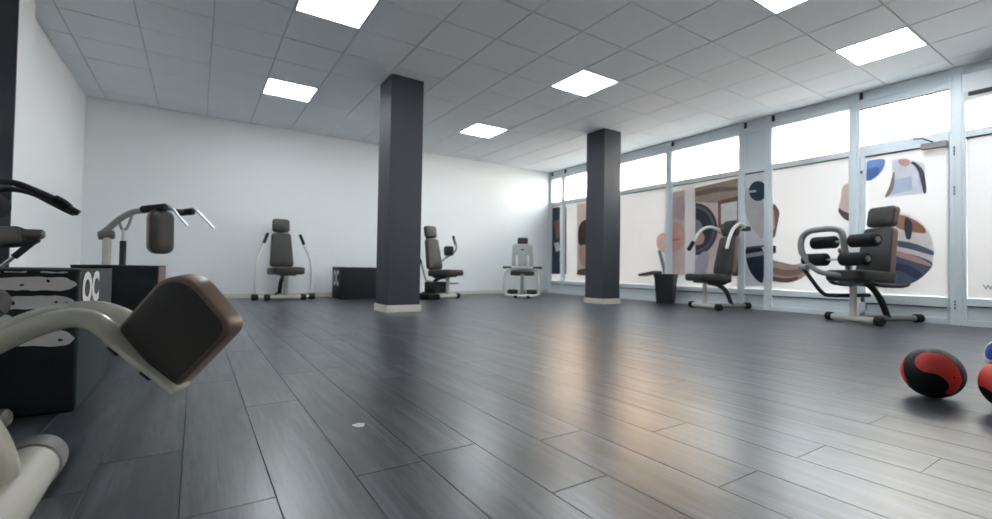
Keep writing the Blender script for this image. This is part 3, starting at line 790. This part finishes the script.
# H: leg machine with four foam rollers
r = Root('exercise_machine', (6.11, 2.10, 0), R(157))
tag(r.e, 'seat machine with four black foam rollers, in front of the glass door', 'exercise machine', 'seated circuit machines')
seat_core(r, rear=0.92, seat_x=(-0.34, 0.16), seat_z=0.515, bar=0.33, bdx=0.05, back_w=0.40, head=(0.31, 0.23), thick=0.125)
rx, rz = 0.20, 0.905
for (x, z, nm) in ((0.13, 0.90, 'upper'), (0.25, 0.70, 'lower')):
    bm = nb(); tube(bm, [(x, -0.37, z), (x, 0.37, z)], 0.013, n=1, seg=10); r.part('axle', bm, 'chrome')
    for s in (-1, 1):
        bm = nb(); cyl(bm, (x, s * 0.09, z), (x, s * 0.385, z), 0.072, 0.018, 20); ro = r.part('foam_roller', bm, 'foam')
        bm = nb(); cyl(bm, (x, s * 0.38, z), (x, s * 0.393, z), 0.03, 0.003, 14); r.part('end_plug', bm, 'grayrub', ro)
bm = nb(); tube(bm, [(0.10, 0.04, 0.60), (0.16, 0.05, 0.78), (0.20, 0.05, 0.98), (0.24, 0.0, 1.035), (0.29, -0.14, 1.04), (0.31, -0.28, 1.02), (0.33, -0.345, 0.94), (0.335, -0.34, 0.80), (0.30, -0.28, 0.68)], 0.034, n=6); r.part('loop_handle', bm, 'graytube')
bm = nb(); tube(bm, [(0.02, 0, 0.42), (0.16, -0.02, 0.52), (0.27, -0.16, 0.56), (0.31, -0.28, 0.66)], 0.028, n=6); r.part('swing_arm', bm, 'graytube')
bm = nb(); box(bm, -0.06, 0.10, -0.09, 0.09, 0.42, 0.56, 0.025); r.part('pivot_housing', bm, 'graytube')
bm = nb(); tube(bm, [(0.35, -0.30, 0.60), (0.27, -0.25, 0.45), (0.19, -0.20, 0.32), (0.11, -0.15, 0.295), (-0.22, 0, 0.31)], 0.022, n=3); r.part('lower_link', bm, 'dark')
bm = nb(); cyl(bm, (0.34, -0.36, 0.615), (0.34, -0.25, 0.615), 0.035, 0.008); r.part('joint', bm, 'graytube')
for s in (-1, 1):
    bm = nb(); tube(bm, [(-0.40, s * 0.26, 0.44), (-0.30, s * 0.27, 0.42), (-0.05, s * 0.26, 0.43), (0.05, s * 0.24, 0.46)], 0.022, n=5, seg=10); r.part('side_rail', bm, 'dark')
bm = nb(); cyl(bm, (0.16, -0.015, 0.80), (0.16, 0.05, 0.80), 0.03, 0.004, 14); r.part('knob', bm, 'tan')

# D: behind the boxes at the left, overhead arm with hanging pad
YD = 6.7
def d3(px, py, dy=0.0): return onY(px, py, YD + dy)
p0 = d3(107, 262)
r = Root('exercise_machine', (p0.x, YD, 0), 0)
tag(r.e, 'machine with curved overhead arm and hanging brown pad, behind the black boxes', 'exercise machine', 'seated circuit machines')
W_ = dict(world=True)
top = d3(107, 237)
bm = nb(); tube(bm, [(p0.x, YD, 0.03), top], 0.040, n=1); r.part('post', bm, 'cream', **W_)
bm = nb(); cyl(bm, d3(98, 235.5), d3(115, 234.5), 0.050, 0.012); r.part('pivot', bm, 'grayrub', **W_)
bm = nb(); tube(bm, [d3(101, 234.5), d3(108, 229), d3(120, 219), d3(132, 212.5), d3(144, 210.5, -0.1), d3(160, 209.5, -0.2)], 0.033, n=6); r.part('overhead_arm', bm, 'graytube', **W_)
bm = nb(); tube(bm, [d3(119, 221), d3(122, 229), d3(126, 229), d3(129, 224), d3(132.5, 214)], 0.014, n=5, seg=10); r.part('arm_bracket', bm, 'graytube', **W_)
s0 = d3(123.5, 232); s1 = Vector((s0.x, YD, 0.10))
bm = nb(); tube(bm, [s0 + Vector((0, 0, 0.03)), s0 - Vector((0, 0, 0.12))], 0.016, n=1, seg=10); r.part('piston', bm, 'chrome', **W_)
bm = nb(); cyl(bm, s0 - Vector((0, 0, 0.10)), s1, 0.032, 0.006); r.part('gas_spring', bm, 'dark', **W_)
cpd = d3(160.5, 232, -0.30); ex = (d3(175, 232, -0.30) - d3(146, 232, -0.30)).length
hz = (d3(160, 210, -0.3) - d3(160, 254, -0.3)).length
bm = nb(); pad(bm, rrect(ex * 0.93, hz, 0.09), 0.12, frame_m(cpd, (0.93, 0.36, 0), (0, 0.05, 1)), 0.03, 0.012); r.part('hanging_pad', bm, ['leather', 'tan'], **W_)
bm = nb(); cyl(bm, d3(142.5, 209.5, -0.15), d3(166, 207, -0.4), 0.042, 0.012); r.part('foam_roller', bm, 'foam', **W_)
bm = nb(); cyl(bm, d3(178, 213, 0.25), d3(193.5, 211.5, 0.1), 0.042, 0.012); r.part('foam_roller', bm, 'foam', **W_)
bm = nb(); tube(bm, [d3(156, 206, -0.3), d3(166, 205.5, -0.35), d3(172, 208, -0.38), d3(178, 215, -0.4), d3(187.5, 226, -0.42)], 0.015, n=5, seg=10); r.part('handle', bm, 'chrome', **W_)
bm = nb(); tube(bm, [d3(184, 210, 0.2), d3(192, 208.5, 0.15), d3(197, 211, 0.12), d3(214, 228.5, 0.05)], 0.015, n=5, seg=10); r.part('handle', bm, 'chrome', **W_)
bm = nb(); tube(bm, [d3(160, 208, -0.25), d3(186, 211.5, 0.2)], 0.018, n=1, seg=10); r.part('cross_bar', bm, 'dark', **W_)
bm = nb(); tube(bm, [(p0.x, YD - 0.35, 0.05), (p0.x, YD + 0.35, 0.05)], 0.036, n=1); r.part('base_bar', bm, 'cream', **W_)
bm = nb(); tube(bm, [(p0.x, YD, 0.05), (p0.x + 0.75, YD, 0.05)], 0.034, n=1); r.part('base_rail', bm, 'graytube', **W_)
for s in (-1, 1):
    bm = nb(); cyl(bm, (p0.x, YD + s * 0.32, 0.05), (p0.x, YD + s * 0.42, 0.05), 0.049, 0.012); r.part('foot_cap', bm, 'rubber', **W_)

# E: dark machine at the left edge behind the big box
YE = 3.45
def e3(px, py, dy=0.0): return onY(px, py, YE + dy)
r = Root('exercise_machine', (-1.05, YE, 0), 0)
tag(r.e, 'dark machine with long black curved bars, cut by the left edge', 'exercise machine')
bm = nb(); tube(bm, [e3(-40, 178), e3(0, 181), e3(18, 184), e3(36, 191), e3(52, 198), e3(66, 206), e3(79, 213.5)], 0.017, n=6); b1 = r.part('curved_bar', bm, 'dark', **W_)
bm = nb(); tube(bm, [e3(-40, 188, 0.1), e3(-4, 189.5, 0.1), e3(16, 189.5, 0.1), e3(34, 194, 0.1), e3(50, 202, 0.06), e3(66, 210, 0.02), e3(74, 213.5, 0)], 0.015, n=6); r.part('curved_bar', bm, 'dark', **W_)
bm = nb(); tube(bm, [e3(54, 198.5), e3(62, 202.5), e3(69, 208)], 0.023, n=5); r.part('grip', bm, 'rubber', b1, **W_)
bm = nb(); cyl(bm, e3(-24, 205, -0.1), e3(-5, 206, 0.12), 0.070, 0.015); r.part('foam_roller', bm, 'foam', **W_)
bm = nb(); tube(bm, [e3(-40, 236), e3(-5, 236), e3(12, 235.5), e3(22, 235)], [0.062, 0.04], n=5); r.part('support_arm', bm, 'grayrub', **W_)
bm = nb(); cyl(bm, e3(14, 233.5), e3(45, 234.5), 0.026, 0.01); r.part('handle', bm, 'grayrub', **W_)
bm = nb(); tube(bm, [e3(5, 229), e3(16, 228), e3(25, 231)], 0.010, n=5, seg=8); r.part('lever', bm, 'dark', **W_)
bm = nb(); tube(bm, [e3(-40, 244.5), e3(10, 244), e3(30, 242), e3(38, 239)], 0.020, n=5); r.part('lower_bar', bm, 'dark', **W_)
bm = nb(); tube(bm, [e3(38, 238), e3(14, 257)], 0.017, n=1); r.part('gas_spring', bm, 'dark', **W_)
bm = nb(); tube(bm, [e3(18, 254), e3(-6, 272)], 0.010, n=1, seg=8); r.part('piston', bm, 'chrome', **W_)
for yy, sgn in ((YE - 0.18, 1), (YE + 0.30, 1)):
    bm = nb(); tube(bm, [(-1.62, yy, 0.05), (-0.55, yy, 0.05)], 0.034, n=1); r.part('base_rail', bm, 'dark', **W_)
    bm = nb(); cyl(bm, (-0.60, yy, 0.05), (-0.50, yy, 0.05), 0.049, 0.012); r.part('foot_cap', bm, 'rubber', **W_)
bm = nb(); tube(bm, [(-1.12, YE - 0.18, 0.05), (-1.12, YE + 0.30, 0.05)], 0.034, n=1); r.part('cross_rail', bm, 'dark', **W_)
bm = nb(); tube(bm, [(-1.12, YE + 0.05, 0.05), (-1.10, YE + 0.05, 0.80), (-1.06, YE + 0.02, 1.10)], 0.045, n=5); r.part('post', bm, 'dark', **W_)
bm = nb(); tube(bm, [e3(-6, 272), (-1.11, YE + 0.03, 0.44)], 0.012, n=1, seg=8); r.part('bracket', bm, 'dark', **W_)

# F: the machine closest to the viewer, bottom left
DF = 1.10
def f3(px, py, d=0.0): return dep(px, py, DF + d)
base = onZ(20, 505, 0.0)
r = Root('exercise_machine', (base.x, base.y, 0), 0)
tag(r.e, 'cream tube machine in the left foreground with bronze-edged square pad', 'exercise machine')
P1, P2, P3, P4 = f3(104, 333, 0.025), f3(177, 271, -0.03), f3(230, 321, -0.04), f3(182, 390, 0.01)
cen = (P1 + P2 + P3 + P4) / 4
ux = ((P3 - P4) + (P2 - P1)).normalized(); uy = ((P4 - P1) + (P3 - P2)); 
wl = ((P2 - P1).length + (P3 - P4).length) / 2; hl = ((P4 - P1).length + (P3 - P2).length) / 2
fm_ = frame_m(cen, ux, -uy)
outl = rrect(wl, hl, 0.012, seg=6)
# far (right) end rounded generously, the end at the bracket nearly square
rad = 0.085; outl = []
for cx, cy, a0, rd in ((1, 1, 0, rad), (-1, 1, 90, 0.010), (-1, -1, 180, 0.012), (1, -1, 270, 0.035)):
    for k in range(8):
        a = R(a0 + 90 * k / 7); outl.append(Vector((cx * (wl / 2 - rd) + rd * math.cos(a), cy * (hl / 2 - rd) + rd * math.sin(a), 0)))
zdir = fm_.to_3x3() @ Vector((0, 0, 1))
bm = nb(); pad(bm, outl, 0.058, Matrix.Translation(-zdir * 0.029) @ fm_, 0.010, 0.002, wide=3); r.part('square_pad', bm, ['padblack', 'tan'], **W_)
bm = nb(); tube(bm, [f3(-50, 368, 0.01), f3(0, 342, 0.01), f3(35, 327, 0.01), f3(67, 318, 0.01), f3(90, 320, 0.01), f3(106, 329, 0.01), f3(120, 342, 0.03), f3(136, 356, 0.045), f3(148, 364, 0.05)], [0.027, 0.021], n=6, seg=18); r.part('bent_arm', bm, 'cream', **W_)
bm = nb(); tube(bm, [f3(-50, 352, 0.10), f3(0, 333, 0.10), f3(40, 318, 0.10), f3(72, 312, 0.10), f3(98, 311, 0.09), f3(122, 318, 0.08), f3(145, 332, 0.07)], 0.026, n=6, seg=18); r.part('bent_arm', bm, 'cream', **W_)
bm = nb()
q0, q1 = f3(108, 338, 0.02), f3(177, 391, 0.005); axis = (q1 - q0)
box(bm, 0, axis.length, -0.007, 0.009, -0.012, 0.04, 0.004, Mx=frame_m(q0, axis, -ux)); r.part('pad_bracket', bm, 'cream', **W_)
for t in (0.15, 0.62):
    c = q0 + axis * t - ux * 0.014
    bm = nb(); cyl(bm, c - axis.normalized() * 0.016, c + axis.normalized() * 0.016, 0.010, 0.003, 12); r.part('bolt', bm, 'rubber', **W_)
bm = nb(); cyl(bm, f3(-55, 304, -0.02), f3(6, 303, 0.02), 0.036, 0.012); r.part('foam_roller', bm, 'rollgrey', **W_)
e0 = onZ(33, 464, 0.055); d0 = (onZ(-40, 560, 0.055) - e0)
bm = nb(); tube(bm, [e0, e0 + d0.normalized() * 0.55], 0.052, n=1, seg=24); r.part('base_tube', bm, 'cream', **W_)
bm = nb(); cyl(bm, e0 + d0.normalized() * 0.045, e0 - d0.normalized() * 0.055, 0.0565, 0.014, 26); cp = r.part('foot_cap', bm, 'grayrub', **W_)
bm = nb(); tube(bm, [e0 + d0.normalized() * 0.13 + Vector((-0.02, 0, 0.0)), onZ(-18, 440, 0.20), f3(-60, 360, 0.03)], 0.034, n=6, seg=20); r.part('upright', bm, 'cream', **W_)
g0 = onZ(10, 418, 0.03)
bm = nb(); cyl(bm, g0, g0 + Vector((-0.14, 0.02, 0)), 0.030, 0.010); r.part('foot_cap', bm, 'grayrub', **W_)
bm = nb(); tube(bm, [g0 + Vector((-0.12, 0.02, 0)), g0 + Vector((-0.55, 0.06, 0.0))], 0.026, n=1); r.part('rear_tube', bm, 'cream', **W_)
bm = nb(); tube(bm, [e0 + d0.normalized() * 0.50, g0 + Vector((-0.40, 0.05, 0.0))], 0.026, n=1); r.part('side_tube', bm, 'cream', **W_)

# ------------------------------------------------------------------ soft plyo boxes
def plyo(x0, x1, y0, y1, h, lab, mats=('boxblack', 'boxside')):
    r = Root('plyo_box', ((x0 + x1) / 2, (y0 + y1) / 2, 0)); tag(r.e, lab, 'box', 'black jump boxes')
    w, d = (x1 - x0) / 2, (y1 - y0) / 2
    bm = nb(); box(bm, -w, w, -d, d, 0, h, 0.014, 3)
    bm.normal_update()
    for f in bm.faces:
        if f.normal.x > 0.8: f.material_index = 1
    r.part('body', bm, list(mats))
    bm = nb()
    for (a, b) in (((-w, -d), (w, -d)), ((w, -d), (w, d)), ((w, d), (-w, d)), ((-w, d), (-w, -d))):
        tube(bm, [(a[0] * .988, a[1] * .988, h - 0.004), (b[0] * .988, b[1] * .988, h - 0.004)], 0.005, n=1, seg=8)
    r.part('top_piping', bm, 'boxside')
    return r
rp = plyo(-1.00, -0.345, 2.19, 2.95, 0.505, 'large black jump box with worn white lettering, in the left foreground')
rd2 = random.Random(11)
def blob_px(pts, Y):
    """worn printed letter stroke: ragged outline"""
    P = [onY(a, b, Y) for a, b in pts]; out = []
    for i, p in enumerate(P):
        q = P[(i + 1) % len(P)]; n = max(2, int((q - p).length / 0.012))
        for k in range(n):
            v = p.lerp(q, k / n); out.append(v + Vector((rd2.uniform(-.0022, .0022), 0, rd2.uniform(-.0022, .0022))))
    return out
def rstroke(x0, x1, y0, y1, r=9):
    return [(x0, y0), (x1 - r * 1.6, y0 - 1), (x1 - r * 0.6, y0 + 1.5), (x1, y0 + (y1 - y0) * 0.4), (x1, y0 + (y1 - y0) * 0.6), (x1 - r * 0.6, y1 - 1.5), (x1 - r * 1.6, y1), (x0, y1)]
YP = 2.19 - 0.0012
for st in (rstroke(-60, 76, 278, 290.5), rstroke(-60, 75, 297, 309), rstroke(-60, 15, 316, 327, 5), rstroke(-60, 74, 331, 346)):
    bm = nb(); P = blob_px(st, YP); flatpoly(bm, P); bmesh.ops.triangulate(bm, faces=bm.faces)
    rp.part('letter_stroke', bm, 'print_white', world=True, smooth=False)
bm = nb()
for q in ((-40, 0, 273.2, 1.2), (4, 26, 272.0, 0.9), (40, 68, 272.4, 0.8)):
    flatpoly(bm, blob_px([(q[0], q[2] - q[3]), (q[1], q[2] - q[3]), (q[1], q[2] + q[3]), (q[0], q[2] + q[3])], YP))
bmesh.ops.triangulate(bm, faces=bm.faces); rp.part('worn_edge', bm, 'print_white', world=True, smooth=False)
for cx, cy, rr in ((48, 281, 1.6), (22, 285, 1.2), (66, 304, 2.0), (56, 302, 1.2), (38, 335, 1.5), (60, 340, 1.4), (12, 303, 2.4)):
    bm = nb(); flatpoly(bm, blob_px(ell(cx, cy, rr * 1.6, rr, n=7), YP - 0.001)); rp.part('scuff', bm, 'boxblack', world=True, smooth=False)
a0 = onX(81.5, 304, -0.344); a1 = onX(96, 303, -0.344); z1 = onX(82, 272, -0.344).z
def glyphs(r, o, xdir, width, height, s='OC'):
    m = frame_m(o, xdir, (0, 0, 1)) @ Matrix.Diagonal((width / 1.30, height / 0.73, 1, 1))
    t = text_mesh('lettering', s, 1.0, m, 'print_white', None, 0.045); t.data.transform(r.inv); t.parent = r.e; return t
glyphs(rp, a0 + Vector((0.0012, 0, 0)), (0, 1, 0), (a1 - a0).length, z1 - a0.z)
bx1 = onY(159, 268, 4.75).x; k_ = onY(166, 268, 1.0).x
plyo(onY(70, 266, 4.75).x, bx1, 4.75, bx1 / k_, 0.515, 'black jump box with a maroon end, behind the large printed box', ('boxblack', 'boxend'))
rb = plyo(1.985, 2.70, 7.62, 8.22, 0.53, 'low black jump box standing by the far wall, left of the near column', ('boxblack', 'boxblack'))
o = onX(334.2, 283.8, 1.984)
glyphs(rb, Vector((1.9838, 8.14, 0.23)), (0, -1, 0), 0.30, 0.25)
q = onY(370.5, 299, 7.62)
glyphs(rb, Vector((q.x + 0.06, 7.6188, 0.02)), (0, 0, 1), 0.2, 0.05, 'OC').data.transform(Matrix.Identity(4))

# ------------------------------------------------------------------ waste bin
b0 = onX(667, 303, 6.72)
r = Root('waste_bin', (6.70, 4.965, 0), R(20)); tag(r.e, 'black tapered plastic waste bin under the shop window', 'bin')
bm = nb()
rings = []
for (z, w) in ((0, 0.125), (0.44, 0.155), (0.44, 0.163), (0.50, 0.166), (0.50, 0.153), (0.03, 0.115)):
    rings.append([bm.verts.new(Vector((p.x, p.y, z))) for p in rrect(2 * w, 2 * w, 0.03, 4)])
for i in range(len(rings) - 1):
    for j in range(len(rings[0])): bm.faces.new((rings[i][j], rings[i][(j + 1) % len(rings[0])], rings[i + 1][(j + 1) % len(rings[0])], rings[i + 1][j]))
bm.faces.new(rings[0][::-1]); bm.faces.new(rings[-1])
r.part('bucket', bm, 'bin')
la, lb = onX(642.5, 275.2, 6.74), onX(658, 272.2, 6.74)
bm = nb(); box(bm, 0, (lb - la).length, -0.12, 0.12, -0.02, 0.024, 0.008, Mx=frame_m(la, lb - la, (1, 0, 0))); r.part('open_lid', bm, 'binlid', world=True)

# ------------------------------------------------------------------ medicine balls
LOBE = [(-0.14, 0.42, 0.46), (0.08, 0.44, 0.46), (0.34, 0.32, 0.40), (0.56, 0.10, 0.32), (0.69, -0.16, 0.25), (0.69, -0.42, 0.20), (0.56, -0.64, 0.15)]
def ball(px, py, rad, mats, lab, spin=0.0, tilt=0.0):
    d = ray(px, py); c = CAM + d * ((rad - CAM.z) / d.z)
    r = Root('medicine_ball', (c.x, c.y, 0)); tag(r.e, lab, 'ball', 'medicine balls on the floor at the right')
    path = []
    for a, b in zip(LOBE, LOBE[1:]):
        for k in range(6):
            t = k / 6; q = [a[i] + (b[i] - a[i]) * t for i in range(3)]
            path.append((Vector((q[0], q[1], math.sqrt(max(0.02, 1 - q[0] ** 2 - q[1] ** 2)))).normalized(), q[2]))
    lobes = [[(Matrix.Rotation(R(120 * m), 3, 'Y') @ v, rr) for v, rr in path] for m in range(3)]
    bm = nb(); bmesh.ops.create_icosphere(bm, subdivisions=6, radius=rad)
    def depth(v):
        return max(rr - (v - q).length for lb in lobes for q, rr in lb)
    sd = {v: depth(v.co.normalized()) for v in bm.verts}
    for f in bm.faces: f.material_index = 0 if sum(sd[v] for v in f.verts) > 0 else 1
    for v, q in sd.items():
        if abs(q) < 0.02: v.co *= 0.990 + 0.5 * abs(q)
    w = (CAM - Vector((c.x, c.y, rad))).normalized(); u = Vector((0, 0, 1)).cross(w).normalized(); up = w.cross(u)
    B = Matrix((u, up, w)).transposed() @ Matrix.Rotation(R(tilt), 3, 'Z') @ Matrix.Rotation(R(spin), 3, 'Y')
    bm.transform(Matrix.Translation((0, 0, rad)) @ B.to_4x4())
    r.part('shell', bm, mats)
    va = B @ Vector((0.62, -0.02, 0.78)).normalized() * rad
    bm = nb(); p = Vector((0, 0, rad)) + va; cyl(bm, p - va.normalized() * 0.004, p + va.normalized() * 0.001, 0.004, 0.0008, 12); r.part('valve', bm, 'rubber')
    return r
ball(932.5, 372.7, 0.107, ['red', 'ballblack'], 'red and black medicine ball lying whole on the open floor', 0, -6)
ball(1017, 386, 0.107, ['red', 'ballblack'], 'red and black medicine ball cut off by the right edge', 50, 10)
ball(1013, 356.5, 0.107, ['blue', 'whiteball'], 'blue and white ball partly showing at the right edge', -40, 20)

# small flat white fleck on the floor
c = onZ(359, 425, 0.0008)
bm = nb(); flatpoly(bm, [c + Vector((0.020 * math.cos(t) * (1 + .15 * math.sin(3 * t)), 0.022 * math.sin(t) * (1 + .12 * math.cos(5 * t)), 0)) for t in [k * math.pi / 9 for k in range(18)]])
tag(obj('floor_fleck', bm, 'fleck'), 'small white fleck on the floor planks in the foreground', 'paint fleck')
